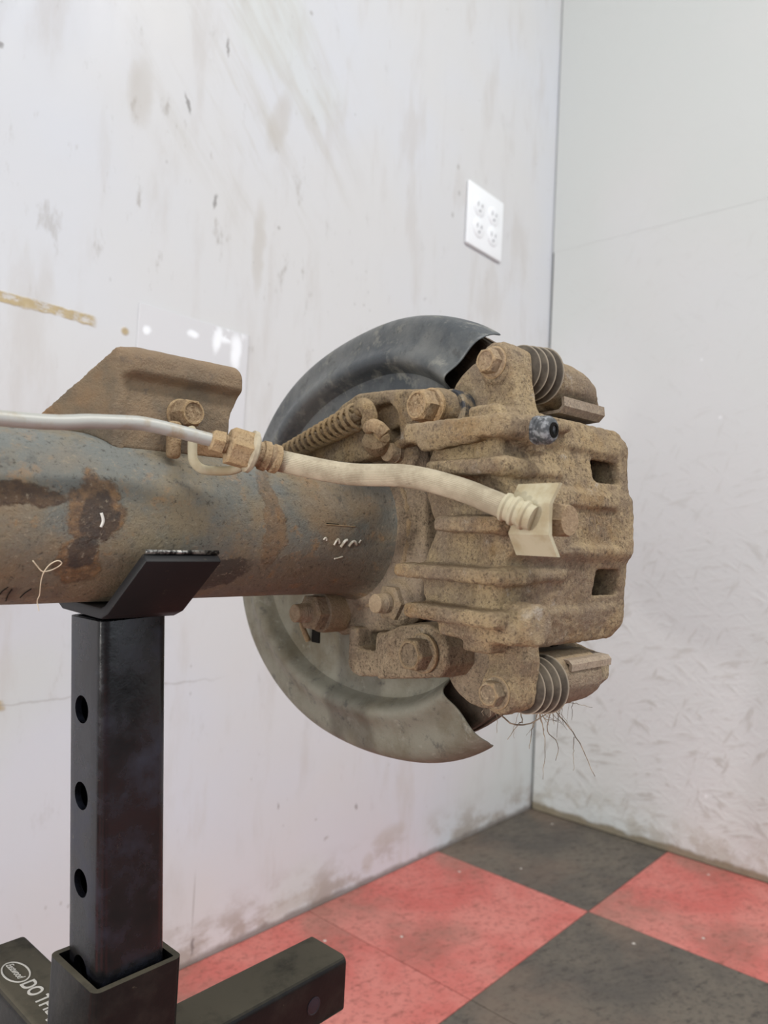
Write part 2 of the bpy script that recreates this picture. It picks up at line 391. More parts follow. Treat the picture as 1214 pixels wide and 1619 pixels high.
def L(A, U, V): return Vector((A, -V, U))          # axle frame: along the axle, up, towards the viewer's side
def basis(d, up=None):
    d = Vector(d).normalized()
    up = Vector(up) if up is not None else (Vector((0, 0, 1)) if abs(d.z) < .9 else Vector((1, 0, 0)))
    s = up.cross(d).normalized(); t = d.cross(s)
    return d, s, t
def lathe(name, pos, d, prof, mat, parent=None, seg=32, sharp=35, shape=None):
    """prof: list of (t, r) along d; shape(phi) optional radius factor per profile row"""
    d, s, t = basis(d); pos = Vector(pos)
    V, F = [], []
    for i, row in enumerate(prof):
        tt, r = row[0], row[1]; hexy = row[2] if len(row) > 2 else 0
        for j in range(seg):
            ph = 2 * math.pi * j / seg
            rr = r
            if hexy:
                q = (ph % (math.pi / 3)) - math.pi / 6
                rr = r * (1 - hexy) + hexy * r / math.cos(q) * 1.0
            V.append(pos + d * tt + (s * math.cos(ph) + t * math.sin(ph)) * rr)
    for i in range(len(prof) - 1):
        for j in range(seg):
            F.append((i * seg + j, i * seg + (j + 1) % seg, (i + 1) * seg + (j + 1) % seg, (i + 1) * seg + j))
    F.append(tuple(range(seg))[::-1]); n = (len(prof) - 1) * seg; F.append(tuple(range(n, n + seg)))
    return raw(name, V, F, mat, parent, True, sharp)
def hexbolt(name, pos, d, af, h, mat, parent, washer=None, wh=.0015, shank=None, rim=True):
    """flanged hex head looking along d; af = across flats / 2"""
    p = []
    if shank: p += [(-shank[1], shank[0]), (0, shank[0])]
    if washer: p += [(0, washer * .98), (wh * .6, washer), (wh, washer * .9)]
    p += [(wh if washer else 0, af, 1), ((wh if washer else 0) + h * .82, af, 1), (wh + h, af * .93)]
    if rim: p += [(wh + h, af * .80), (wh + h - h * .10, af * .74)]
    return lathe(name, pos, d, p, mat, parent, 36, 25)
def smooth_path(pts, n):
    P = [Vector(p) for p in pts]; P = [P[0] * 2 - P[1]] + P + [P[-1] * 2 - P[-2]]
    out = []
    m = len(P) - 3
    for i in range(m):
        a, b, c, d = P[i:i + 4]
        kk = max(2, int(n / m))
        for j in range(kk):
            t = j / kk
            out.append(0.5 * ((2 * b) + (c - a) * t + (2 * a - 5 * b + 4 * c - d) * t * t + (3 * b - a - 3 * c + d) * t ** 3))
    out.append(P[-2]); return out
def sweep(name, pts, r, mat, parent=None, seg=12, prof=None, sharp=None, cap=True):
    """tube along a path; r number or list; prof(phi) radius factor"""
    n = len(pts); V, F = [], []
    ref = None
    for i, p in enumerate(pts):
        d = (pts[min(i + 1, n - 1)] - pts[max(i - 1, 0)]).normalized()
        if ref is None: _, s, t = basis(d)
        else:
            s = (ref - d * ref.dot(d)).normalized(); t = d.cross(s)
        ref = s
        ri = r[i] if isinstance(r, (list, tuple)) else r
        for j in range(seg):
            ph = 2 * math.pi * j / seg
            q = ri * (prof(ph) if prof else 1)
            V.append(p + (s * math.cos(ph) + t * math.sin(ph)) * q)
    for i in range(n - 1):
        for j in range(seg):
            F.append((i * seg + j, i * seg + (j + 1) % seg, (i + 1) * seg + (j + 1) % seg, (i + 1) * seg + j))
    if cap:
        F.append(tuple(range(seg))[::-1]); F.append(tuple(range((n - 1) * seg, n * seg)))
    return raw(name, V, F, mat, parent, True, sharp)
def boxbm(lo, hi, bev=0.0, seg=2):
    bm = bmesh.new(); bmesh.ops.create_cube(bm, size=1)
    for v in bm.verts:
        v.co = Vector([(lo[i] + hi[i]) / 2 + v.co[i] * (hi[i] - lo[i]) for i in range(3)])
    if bev: bmesh.ops.bevel(bm, geom=list(bm.edges), offset=bev, segments=seg, profile=.5, affect='EDGES')
    return bm

# ------------------------------------------------------------------ distance-field castings (arguments A, U, V in the axle frame)
class Grid:
    def __init__(self, lo, hi, h):
        self.lo = np.array(lo, float); self.h = h
        n = [int(math.ceil((hi[i] - lo[i]) / h)) + 1 for i in range(3)]
        ax = [np.arange(n[i], dtype=np.float32) * h + lo[i] for i in range(3)]
        self.A, self.U, self.V = np.meshgrid(*ax, indexing='ij')
    def rbox(self, lo, hi, r=.002):
        c = [(lo[i] + hi[i]) / 2 for i in range(3)]; hh = [(hi[i] - lo[i]) / 2 - r for i in range(3)]
        q = [np.abs(g - c[i]) - hh[i] for i, g in enumerate((self.A, self.U, self.V))]
        out = np.sqrt(sum(np.maximum(x, 0) ** 2 for x in q)) + np.minimum(np.maximum(np.maximum(q[0], q[1]), q[2]), 0) - r
        return out
    def cap(self, a, b, r, r2=None):
        ab = [b[i] - a[i] for i in range(3)]; l2 = sum(x * x for x in ab)
        p = [self.A - a[0], self.U - a[1], self.V - a[2]]
        t = np.clip(sum(p[i] * ab[i] for i in range(3)) / l2, 0, 1)
        rr = r if r2 is None else r + (r2 - r) * t
        return np.sqrt(sum((p[i] - ab[i] * t) ** 2 for i in range(3))) - rr
    def cyl(self, c, axis, half, r, rd=.001):
        p = [self.A - c[0], self.U - c[1], self.V - c[2]]
        ax = p[axis]; rad = np.sqrt(sum(p[i] ** 2 for i in range(3) if i != axis))
        dx = rad - r + rd; dy = np.abs(ax) - half + rd
        return np.minimum(np.maximum(dx, dy), 0) + np.sqrt(np.maximum(dx, 0) ** 2 + np.maximum(dy, 0) ** 2) - rd
    def poly(self, pts, a0, a1, rd=.002, grow=0.0):
        """polygon in the (V, U) plane extruded along the axle; rounded"""
        X, Y = self.V[0], self.U[0]
        d = np.full(X.shape, 1e9); sgn = np.ones(X.shape)
        n = len(pts)
        for i in range(n):
            x0, y0 = pts[i]; x1, y1 = pts[i - 1]
            ex, ey = x1 - x0, y1 - y0; wx, wy = X - x0, Y - y0
            t = np.clip((wx * ex + wy * ey) / (ex * ex + ey * ey), 0, 1)
            d = np.minimum(d, (wx - ex * t) ** 2 + (wy - ey * t) ** 2)
            c1 = Y >= y0; c2 = Y < y1; c3 = ex * wy > ey * wx
            flip = (c1 & c2 & c3) | (~c1 & ~c2 & ~c3)
            sgn = np.where(flip, -sgn, sgn)
        d2 = (sgn * np.sqrt(d) - grow + rd)[None]
        dy = np.abs(self.A - (a0 + a1) / 2) - (a1 - a0) / 2 + rd
        d2 = np.broadcast_to(d2, dy.shape)
        return np.minimum(np.maximum(d2, dy), 0) + np.sqrt(np.maximum(d2, 0) ** 2 + np.maximum(dy, 0) ** 2) - rd
    def mesh(self, f):
        s = f < 0; nx, ny, nz = f.shape
        cnt = np.zeros((nx - 1, ny - 1, nz - 1), np.int8); pos = np.zeros((3, nx - 1, ny - 1, nz - 1), np.float32)
        def sl(o): return tuple(slice(o[i], o[i] + d - 1) for i, d in enumerate((nx, ny, nz)))
        for ax in range(3):
            others = [i for i in range(3) if i != ax]
            for b0 in (0, 1):
                for b1 in (0, 1):
                    o = [0, 0, 0]; o[others[0]] = b0; o[others[1]] = b1
                    e = list(o); e[ax] = 1
                    fa, fb = f[sl(o)], f[sl(e)]
                    cr = (fa < 0) != (fb < 0)
                    t = np.where(cr, fa / np.where(cr, fa - fb, 1), 0)
                    cnt += cr
                    pos[ax] += t; pos[others[0]] += cr * b0; pos[others[1]] += cr * b1
        act = cnt > 0
        idx = np.full(act.shape, -1, np.int64); ids = np.argwhere(act); idx[act] = np.arange(len(ids))
        P = np.stack([pos[i][act] / cnt[act] + ids[:, i] for i in range(3)], 1) * self.h + self.lo
        F = []
        for ax in range(3):
            o1, o2 = [i for i in range(3) if i != ax]
            sa = [slice(None)] * 3; sb = [slice(None)] * 3; sa[ax] = slice(0, -1); sb[ax] = slice(1, None)
            cr = s[tuple(sa)] != s[tuple(sb)]
            E = np.argwhere(cr)
            ok = (E[:, o1] > 0) & (E[:, o2] > 0) & (E[:, o1] < f.shape[o1] - 1) & (E[:, o2] < f.shape[o2] - 1)
            E = E[ok]
            inside = s[E[:, 0], E[:, 1], E[:, 2]]
            q = []
            for d1, d2 in ((0, 0), (1, 0), (1, 1), (0, 1)):
                c = E.copy(); c[:, o1] -= d1; c[:, o2] -= d2
                q.append(idx[c[:, 0], c[:, 1], c[:, 2]])
            q = np.stack(q, 1)
            fl = inside if ax != 1 else ~inside
            q[fl] = q[fl][:, ::-1]
            F.append(q)
        return P, np.concatenate(F)
    def obj(self, name, f, mat, parent, rough=0.0, rs=120.0, sharp=None):
        P, F = self.mesh(f)
        co = np.stack([P[:, 0], -P[:, 2], P[:, 1]], 1)
        me = bpy.data.meshes.new(name); me.from_pydata(co.tolist(), [], F.tolist()); me.update()
        bm = bmesh.new(); bm.from_mesh(me)
        for _ in range(2): bmesh.ops.smooth_vert(bm, verts=bm.verts, factor=.5, use_axis_x=True, use_axis_y=True, use_axis_z=True)
        bmesh.ops.recalc_face_normals(bm, faces=bm.faces)
        if rough:
            bm.normal_update()
            for v in bm.verts:
                q = v.co * rs
                v.co += v.normal * rough * (mnoise.noise(q) + .7 * mnoise.noise(q * 2.2) + .35 * mnoise.noise(q * .4))
        bm.to_mesh(me); bm.free()
        return link(name, me, mat, parent, True, sharp)
def smin(a, b, k):
    h = np.clip(.5 + .5 * (b - a) / k, 0, 1)
    return b * (1 - h) + a * h - k * h * (1 - h)
def smax(a, b, k): return -smin(-a, -b, k)
def tag(o, label, cat, group=None):
    o['label'] = label; o['category'] = cat
    if group: o['group'] = group
    return o
def sst(x, a, b):
    t = np.clip((x - a) / (b - a), 0, 1); return t * t * (3 - 2 * t)

# ================================================================== SETTING
WY, WX = 0.7587, 1.339
wl = fr(boxbm((-1.6, WY, 0), (WX + .004, WY + .04, 2.6)), 'wall_left', M['wall_l'], None, False); wl['kind'] = 'structure'
wl['label'] = 'white painted panel wall with scuffs and yellow glue lines'
p = fr(boxbm((.4144, WY - .0016, .62), (.569, WY, .781), .0006, 1), 'patch_panel', M['patch'], wl, False)
p['label'] = 'fresh white rectangular repair patch'
# right wall is two boards with a horizontal joint; the lower one stands a little off the corner
wr = fr(boxbm((WX + .012, -1.7, 0), (WX + .05, WY + .04, 2.6)), 'wall_right', M['gap'], None, False); wr['kind'] = 'structure'
wr['label'] = 'pale grey painted strand board wall right of the corner'
fr(boxbm((WX, -1.7, .001), (WX + .012, WY - .0045, 1.1497)), 'board', M['osb_low'], wr, False)
fr(boxbm((WX - .0002, -1.7, 1.1498), (WX + .012, WY - .0022, 2.6)), 'board', M['osb_up'], wr, False)
fl = fr(boxbm((-1.6, -1.7, -.03), (WX + .05, WY + .04, -.0035)), 'floor', M['sub'], None, False); fl['kind'] = 'structure'
fl['label'] = 'red and dark grey chequered vinyl tile floor'
XS = [1.339, 1.0296, .7306, .431, .131, -.169, -.469, -.769, -1.069]
YS = [.7587, .4815, .1815, -.1185, -.4185, -.7185, -1.0185]
TM = {}
for i in range(len(XS) - 1):
    for j in range(len(YS) - 1):
        if i == 0: red = (j % 2 == 1)
        elif i < 3: red = (j % 2 == 0)
        else: red = ((i + j) % 2 == 1)
        kx = (round(XS[i] - XS[i + 1], 4), round(YS[j] - YS[j + 1], 4), red)
        if kx not in TM:
            g = .0005
            bm = boxbm((-kx[0] / 2 + g, -kx[1] / 2 + g, -.0035), (kx[0] / 2 - g, kx[1] / 2 - g, 0), .0004, 1)
            me = bpy.data.meshes.new('tile'); bm.to_mesh(me); bm.free(); me.materials.append(M['red' if red else 'grey'])
            TM[kx] = me
        o = bpy.data.objects.new('tile', TM[kx]); COL.objects.link(o); o.parent = fl
        o.location = ((XS[i] + XS[i + 1]) / 2, (YS[j] + YS[j + 1]) / 2, 0)

# ------------------------------------------------------------------ wall outlet
def plate_pt(x, z, d): return (x, WY - d, z)
out = bpy.data.objects.new('wall_outlet', None); COL.objects.link(out); out.location = (1.084, WY, 1.1205)
tag(out, 'white square double-gang wall outlet plate on the white panel wall', 'outlet')
fr(boxbm((-.057, -.006, -.0575), (.057, 0, .0575), .003, 3), 'cover_plate', M['plastic'], out, True, 40)
for ix in (-.023, .023):
    for iz in (-.0195, .0195):
        r = lathe('receptacle', (ix, -.006, iz), (0, -1, 0), [(0, .0172), (.0012, .0172), (.0018, .0160)], M['plastic'], out, 32)
        for sx_, hh in ((-.0062, .008), (.0062, .0065)):
            fr(boxbm((ix + sx_ - .0011, -.0083, iz + .003 - hh / 2), (ix + sx_ + .0011, -.0076, iz + .003 + hh / 2)), 'slot', M['slot'], r, False)
        lathe('slot', (ix, -.0076, iz - .0078), (0, -1, 0), [(0, .0024), (.0007, .0024)], M['slot'], r, 16)
    lathe('screw', (ix, -.006, 0), (0, -1, 0), [(0, .003), (.0008, .003), (.0012, .0022)], M['plastic'], out, 20)

# ================================================================== AXLE STAND
SC = Vector((.205, .3547, .300))
st = bpy.data.objects.new('axle_stand', None); COL.objects.link(st); st.location = (SC.x, SC.y, 0)
tag(st, 'black square-tube axle stand with a pin-hole post and V saddle under the axle tube', 'stand')
def ring_tube(half, r, z0, z1, wall, seg=5):
    """hollow rounded square tube along z"""
    def loop(hf, rr):
        pts = []
        for q, (cx, cy) in enumerate(((1, 1), (-1, 1), (-1, -1), (1, -1))):
            for i in range(seg + 1):
                t = math.pi / 2 * (q + i / seg)
                pts.append((cx * (hf - rr) + rr * math.cos(t), cy * (hf - rr) + rr * math.sin(t)))
        return pts
    a = loop(half, r); b = loop(half - wall, max(r - wall, .0008)); n = len(a)
    V = [(x, y, z0) for x, y in a] + [(x, y, z1) for x, y in a] + [(x, y, z0) for x, y in b] + [(x, y, z1) for x, y in b]
    F = []
    for i in range(n):
        j = (i + 1) % n
        F += [(i, j, n + j, n + i), (2 * n + j, 2 * n + i, 3 * n + i, 3 * n + j), (n + i, n + j, 3 * n + j, 3 * n + i), (j, i, 2 * n + i, 2 * n + j)]
    return V, F
def boolean_cut(o, cutters):
    for c in cutters:
        m = o.modifiers.new('cut', 'BOOLEAN'); m.operation = 'DIFFERENCE'; m.solver = 'EXACT'; m.object = c
    bpy.context.view_layer.update()
    dg = bpy.context.evaluated_depsgraph_get()
    me = bpy.data.meshes.new_from_object(o.evaluated_get(dg))
    o.modifiers.clear(); o.data = me
    me.polygons.foreach_set('use_smooth', [True] * len(me.polygons)); me.set_sharp_from_angle(angle=math.radians(35))
    for c in cutters: bpy.data.objects.remove(c)
# post leans a little in its sleeve
tilt = Matrix.Rotation(math.atan(-.0636), 4, 'Y')
PM = Matrix.Translation((0, 0, SC.z)) @ tilt
V_, F_ = ring_tube(.01825, .0055, -.09, .1772, .0032)
post = raw('post', V_, F_, M['black'], st, True, 40)
cut = []
for z in (.1312, .0876, .0435, -.0001):
    c = lathe('cutter', (-.05, .0022, z), (1, 0, 0), [(0, .0070), (.1, .0070)], M['dark'], st, 32)
    cut.append(c)
boolean_cut(post, cut)
post.data.transform(PM); post.data.update()
post['label'] = 'glossy black square post with round pin holes'
V_, F_ = ring_tube(.0243, .0042, .0, .300, .0034)
sleeve = raw('sleeve', V_, F_, M['black_dusty'], st, True, 40)
sleeve['label'] = 'black square outer sleeve'
fr(boxbm((-.14, -.14, 0), (.14, .14, .008), .002, 2), 'base_plate', M['black_dusty'], st, True, 40)
# sideways arms of the base frame
def arm(name, length, ang, z1=.2475, hw=.0182):
    V_, F_ = ring_tube(hw, .0045, .024, length, .0032)
    o = raw(name, V_, F_, M['black_dusty'], st, True, 40)
    o.data.transform(Matrix.Translation((0, 0, z1 - hw)) @ Matrix.Rotation(ang, 4, 'Z') @ Matrix.Rotation(math.pi / 2, 4, 'Y'))
    o.data.update(); return o
arm_r = arm('arm', .156, 0)
arm_l = arm('arm', .146, math.pi / 2)
arm_l['label'] = 'black square arm with printed lettering'
lathe('arm_bolt', (.034, -.0175, .226), (0, -1, 0), [(0, .0065), (.002, .0065), (.003, .005, 1), (.006, .005, 1)], M['zinc'], st, 24)
lathe('arm_hole', (.128, -.01825, .2275), (0, -1, 0), [(0, .0055), (.0003, .0055), (.0004, .0048), (.0002, .0046)], M['black'], arm_r, 24)
# lettering on the arm's top face: reads towards the sleeve
def text(s, size, pos, sx, mat, parent, name, shear=0.0, bold=0.0):
    cu = bpy.data.curves.new(name, 'FONT'); cu.body = s; cu.size = size; cu.extrude = .00012; cu.shear = shear; cu.offset = bold
    cu.align_x = 'LEFT'; cu.align_y = 'CENTER'
    t = bpy.data.objects.new('t', cu); COL.objects.link(t); bpy.context.view_layer.update()
    me = bpy.data.meshes.new_from_object(t.evaluated_get(bpy.context.evaluated_depsgraph_get()))
    bpy.data.objects.remove(t)
    R3 = Matrix(((0, 1, 0, 0), (-1, 0, 0, 0), (0, 0, 1, 0), (0, 0, 0, 1)))
    me.transform(Matrix.Translation(pos) @ R3 @ Matrix.Diagonal((sx, 1, 1, 1)))
    return link(name, me, mat, parent, False)
ZT = .2475 + .0002
def ellipse_ring(cx, cy, ra, rb, wdt, name, mat, z):
    V, F = [], []; n = 48
    for i in range(n):
        t = 2 * math.pi * i / n
        for kx, zz in ((0, 0), (0, .0003), (-wdt, .0003), (-wdt, 0)):
            V.append((cx + (rb + kx) * math.cos(t), cy + (ra + kx) * math.sin(t), z + zz))
    for i in range(n):
        j = (i + 1) % n
        for q in range(4): F.append((i * 4 + q, j * 4 + q, j * 4 + (q + 1) % 4, i * 4 + (q + 1) % 4))
    return raw(name, V, F, mat, arm_l, False)
ly = lambda wy: wy - SC.y
lx = lambda wx: wx - SC.x
ellipse_ring(lx(.2010), ly(.4633), .0130, .0072, .0009, 'logo_ring', M['print'], ZT - .0002)
text('Eastwood', .0060, (lx(.2010), ly(.4633) + .0110, ZT), .80, M['print'], arm_l, 'logo_script', .35)
text('DO THE JOB', .0120, (lx(.2012), ly(.4492), ZT), .90, M['print'], arm_l, 'slogan_lettering', .0, .0002)

# ================================================================== AXLE FRAME
av = Vector((0.99520748, -0.09586492, 0.01928686)); uv = Vector((-0.01919800, 0.00184928, 0.99981399)); vv = Vector((-0.09588276, -0.99539263, 0))
ORG = Vector((0.03563628, 0.37068010, 0.00361548 + CAM_H))
ax = bpy.data.objects.new('rear_axle', None); COL.objects.link(ax)
yv = -vv
ax.matrix_world = Matrix(((av.x, yv.x, uv.x, ORG.x), (av.y, yv.y, uv.y, ORG.y), (av.z, yv.z, uv.z, ORG.z), (0, 0, 0, 1)))
tag(ax, 'rusty vehicle rear axle end with disc brake, resting on a black stand', 'axle')
AXM = ax.matrix_world.copy()

# saddle of the stand, shaped to the tube (built in axle directions, moved into the stand)
def saddle():
    sec = [(-.0515, -.0165), (-.0300, -.0415), (-.0255, -.0429), (.0255, -.0429), (.0300, -.0415), (.0535, -.0155)]  # (V, U) inner line
    t = .0056
    bm = bmesh.new()
    n = len(sec)
    nrm = []
    for i in range(n):
        a = Vector(sec[max(i - 1, 0)]); b = Vector(sec[min(i + 1, n - 1)]); d = (b - a).normalized(); nrm.append(Vector((d.y, -d.x)))
    rows = []
    for i in range(n):
        f = 0 if 1 < i < 4 else 1
        a0, a1 = (.1385, .1775)
        if i in (0, 5): a0, a1 = (.1455, .1845)
        p0 = Vector(sec[i]); p1 = p0 + nrm[i] * t
        rows.append([bm.verts.new(L(A, q.y, q.x)) for A, q in ((a0, p0), (a1, p0), (a1, p1), (a0, p1))])
    for i in range(n - 1):
        for q in range(4):
            bm.faces.new((rows[i][q], rows[i][(q + 1) % 4], rows[i + 1][(q + 1) % 4], rows[i + 1][q]))
    bm.faces.new(rows[0]); bm.faces.new(rows[-1][::-1])
    bmesh.ops.recalc_face_normals(bm, faces=bm.faces)
    bmesh.ops.bevel(bm, geom=[e for e in bm.edges if len(e.link_faces) == 2 and e.calc_face_angle() > .8], offset=.0011, segments=2, profile=.5, affect='EDGES')
    o = fr(bm, 'saddle', M['black_matt'], st, True, 35)
    o.data.transform(Matrix.Translation((-SC.x, -SC.y, 0)) @ AXM); o.data.update()
    return o
sd = saddle(); sd['label'] = 'black bent-plate V saddle cradling the tube'
def sadl(pts, name, mat, r):
    o = sweep(name, [L(*p) for p in pts], r, mat, None, 6)
    o.data.transform(Matrix.Translation((-SC.x, -SC.y, 0)) @ AXM); o.data.update(); o.parent = sd
sadl([(.1465, -.0150, .0545), (.1838, -.0150, .0545)], 'worn_edge', M['edge'], .0012)

# ------------------------------------------------------------------ axle tube
RT = .0425
prof = [(-.8, RT), (-.4, RT)] + [(x, RT) for x in np.linspace(-.2, .27, 40)] + [(.285, RT * 1.0), (.298, RT * 1.02), (.306, RT * 1.05), (.311, RT * 1.10), (.3155, RT * 1.17), (.3185, RT * 1.22)]
tube = lathe('axle_tube', (0, 0, 0), (1, 0, 0), prof, M['tube'], ax, 96, 40)
for v in tube.data.vertices:
    q = v.co * 60
    if -.25 < v.co.x < .31:
        nrm = Vector((0, v.co.y, v.co.z)).normalized()
        v.co += nrm * (.00025 * mnoise.noise(q) + .0002 * mnoise.noise(q * 3))
tube.data.update()
def on_tube(A, U, dr=0.0):
    r = RT + dr
    return L(A, U, math.sqrt(max(r * r - U * U, 0)))
# weld bead at the flange
bead = []
for i in range(73):
    t = 2 * math.pi * i / 72
    r = .0518 + .0006 * math.sin(31 * t) + .0005 * math.sin(17 * t + 1)
    bead.append(L(.3172 + .0006 * math.sin(23 * t), r * math.sin(t), r * math.cos(t)))
sweep('weld_bead', bead, [.0026 + .0005 * math.sin(i * 2.1) for i in range(73)], M['cast_brown'], ax, 8)
# chalky white paint flakes and scratches on the tube
def flake(pts, r, mat=None):
    sweep('paint_flake', smooth_path([on_tube(a, u_, .0002) for a, u_ in pts], 10), r, mat or M['flake'], tube, 6)
flake([(.2588, -.0075), (.2602, -.0062), (.2612, -.0078)], .0006)
flake([(.2672, -.0105), (.2690, -.0070), (.2705, -.0080), (.2710, -.0095)], .0007)
flake([(.2725, -.0115), (.2748, -.0080), (.2765, -.0072)], .0010)
flake([(.2785, -.0110), (.2805, -.0085), (.2825, -.0080), (.2845, -.0100)], .0009)
flake([(.2860, -.0090), (.2872, -.0070)], .0006)
flake([(.2700, -.0185), (.2730, -.0180), (.2760, -.0172)], .0005)
flake([(.2600, .0014), (.2700, .0012), (.2820, .0008)], .0003, M['stud'])
flake([(.2600, .0020), (.2690, .0018)], .0003, M['dark'])
flake([(.1300, .0020), (.1310, -.0015), (.1302, -.0045)], .0007, M['print'])
for (a0, u0, a1, u1) in ((.0985, -.0330, .0990, -.0390), (.1065, -.0330, .1040, -.0375), (.0965, -.0320, .0945, -.0360)):
    flake([(a0, u0), ((a0 + a1) / 2 - .0006, (u0 + u1) / 2), (a1, u1)], .00025, M['dark'])

# ------------------------------------------------------------------ bump-stop bracket on top of the tube
g = Grid((.085, .022, -.045), (.222, .096, .046), .001)
A, U, V = g.A, g.U, g.V
th = .0032
# outer solid: front panel, roof rolling back, left gusset sloping down to the rear of the tube
def bracket_solid(off):
    f = g.rbox((.1430 + off, .0, -.060), (.2110, .0855 - off, .0310 - off), .0075)
    # lower left front corner rakes in
    return f
outer = bracket_solid(0.0); inner = bracket_solid(th)
# front panel pressed in below the rolled top edge
pin = sst(U, .0735, .0680) * .0065
dent = smax(outer, (V - (.0310 - pin)), .002)
inner2 = smax(inner, (V - (.0310 - pin - th)), .002)
shell = np.maximum(dent, -inner2)
shell = np.maximum(shell, A - .2100 + .005 * sst(U, .072, .056))
# gusset: keep only what lies under a sloping line to the rear
slope = (U - (.0860 + (V - .026) * 0.86)) * .76
shell = smax(shell, slope, .002)
# side gusset leaning left towards the rear
gus = np.abs(A - (.1447 + (V - .028) * .58)) - th / 2
gus = np.maximum(gus, np.maximum(V - .024, -V - .030)); gus = smax(gus, slope, .001)
shell = smin(shell, gus, .004)
shell = np.maximum(shell, -(np.sqrt(U * U + V * V) - RT + .0005))
# cut the front panel's foot to the drawn line
shell = np.maximum(shell, (.0335 - U))
br = g.obj('bump_stop_bracket', shell, M['bracket'], ax, .0002, 150)
br['label'] = 'folded rusty steel bracket welded to the top of the tube'
hexbolt('bracket_bolt', L(.1765, .0550, .0225), L(.06, .02, 1.0), .0064, .0105, M['bolt'], ax, .0086, .003)
# lug of the line clip under the bolt
bm = boxbm((.1650, -.0355, .0310), (.1722, -.0300, .0500), .0024, 3)
fr(bm, 'clip_lug', M['bolt'], ax, True, 40)

# ------------------------------------------------------------------ brake line, union and hose
pl = [L(-.75, .036, .052), L(-.3, .037, .0535), L(-.05, .0375, .0545), L(.082, .0376, .0555), L(.12, .0412, .0560), L(.1385, .0430, .0560), L(.1470, .0427, .0565), L(.1550, .0418, .0575), L(.1765, .0388, .0600), L(.186, .0372, .0612)]
sweep('brake_line', smooth_path(pl, 120), .0033, M['line'], ax, 16)
d0 = (L(.2120, .0312, .0700) - L(.1770, .0386, .0605)).normalized()
p0 = L(.1770, .0386, .0605)
p0 = p0 - d0 * .0022
lathe('flare_nut', p0, d0, [(-.001, .0034), (0, .0048, 1), (.0052, .0052, 1), (.0054, .0044), (.0065, .0048), (.0072, .0042), (.0082, .0048), (.0090, .0042), (.011, .0048)], M['bolt'], ax, 36, 25)
lathe('union_nut', p0 + d0 * .0078, d0, [(0, .0074), (.0008, .0086, 1), (.0105, .0086, 1), (.0112, .0082)], M['bolt'], ax, 36, 25)
lathe('union_collar', p0 + d0 * .0178, d0, [(0, .0088), (.001, .0106), (.0028, .0106), (.0038, .0090)], M['hose'], ax, 36, 25)
lathe('hose_ferrule', p0 + d0 * .0205, d0, [(0, .0062), (.0040, .0064), (.0046, .0074), (.0076, .0076), (.0084, .0066), (.0096, .0066), (.0104, .0074), (.0134, .0072), (.0142, .0056)], M['bolt'], ax, 36, 30)
hs = p0 + d0 * .030
hp = [hs, hs + d0 * .008, L(.2305, .0262, .0945), L(.2435, .0250, .1240), L(.2525, .0195, .1475), L(.2580, .0130, .1650), L(.2612, .0090, .1750)]
NR = 40
sweep('brake_hose', smooth_path(hp, 110), .0054, M['hose'], ax, NR * 4, lambda ph: 1.0 + .026 * math.cos(NR * ph), None)
he = L(.2606, .0098, .1735); hd = (L(.2612, .0090, .1750) - L(.2580, .0130, .1650)).normalized()
lathe('hose_ferrule', he - hd * .004, hd, [(0, .0054), (.0005, .0066), (.0018, .0068), (.0026, .0058), (.0046, .0058), (.0052, .0068), (.0066, .0068), (.0074, .0058), (.0094, .0058), (.0100, .0068), (.0115, .0068), (.0122, .0058), (.0150, .0056)], M['cream'], ax, 36, 30)
# bent wire stay from the bracket to the union
ws = [L(.1742, .046, .0395), L(.1736, .042, .0425), L(.1732, .034, .0440), L(.1736, .0295, .0450), L(.1770, .0262, .0462), L(.1830, .0255, .0480), L(.1905, .0262, .0520), L(.1945, .0285, .0560)]
sweep('wire_stay', smooth_path(ws, 40), .0024, M['cream'], ax, 12)
# banjo plate with curled ends and its bolt
def banjo_plate():
    bm = bmesh.new(); rows = []
    t = .0024
    for s_ in (0, .07, .29, .5, .71, .93, 1):
        u_ = -.0105 + .0325 * s_
        q = abs(s_ - .5) * 2
        a_ = .2650 + .0062 * max(0, q - .42) / .58
        wv_ = .1910 - .0006 * (1 - q) ; wi = .1690
        rows.append([bm.verts.new(L(aa, u_, v_)) for aa, v_ in ((a_, wi), (a_, wv_), (a_ + t, wv_), (a_ + t, wi))])
    for i in range(6):
        for q in range(4): bm.faces.new((rows[i][q], rows[i][(q + 1) % 4], rows[i + 1][(q + 1) % 4], rows[i + 1][q]))
    bm.faces.new(rows[0]); bm.faces.new(rows[-1][::-1])
    return fr(bm, 'banjo_plate', M['cream'], ax, True, 15)
bp = banjo_plate(); bp['label'] = 'cream curled plate at the hose end'
hexbolt('banjo_bolt', L(.2850, .0060, .1660), L(0, 0, 1), .0074, .0190, M['bolt'], ax, .0095, .003, None, False)

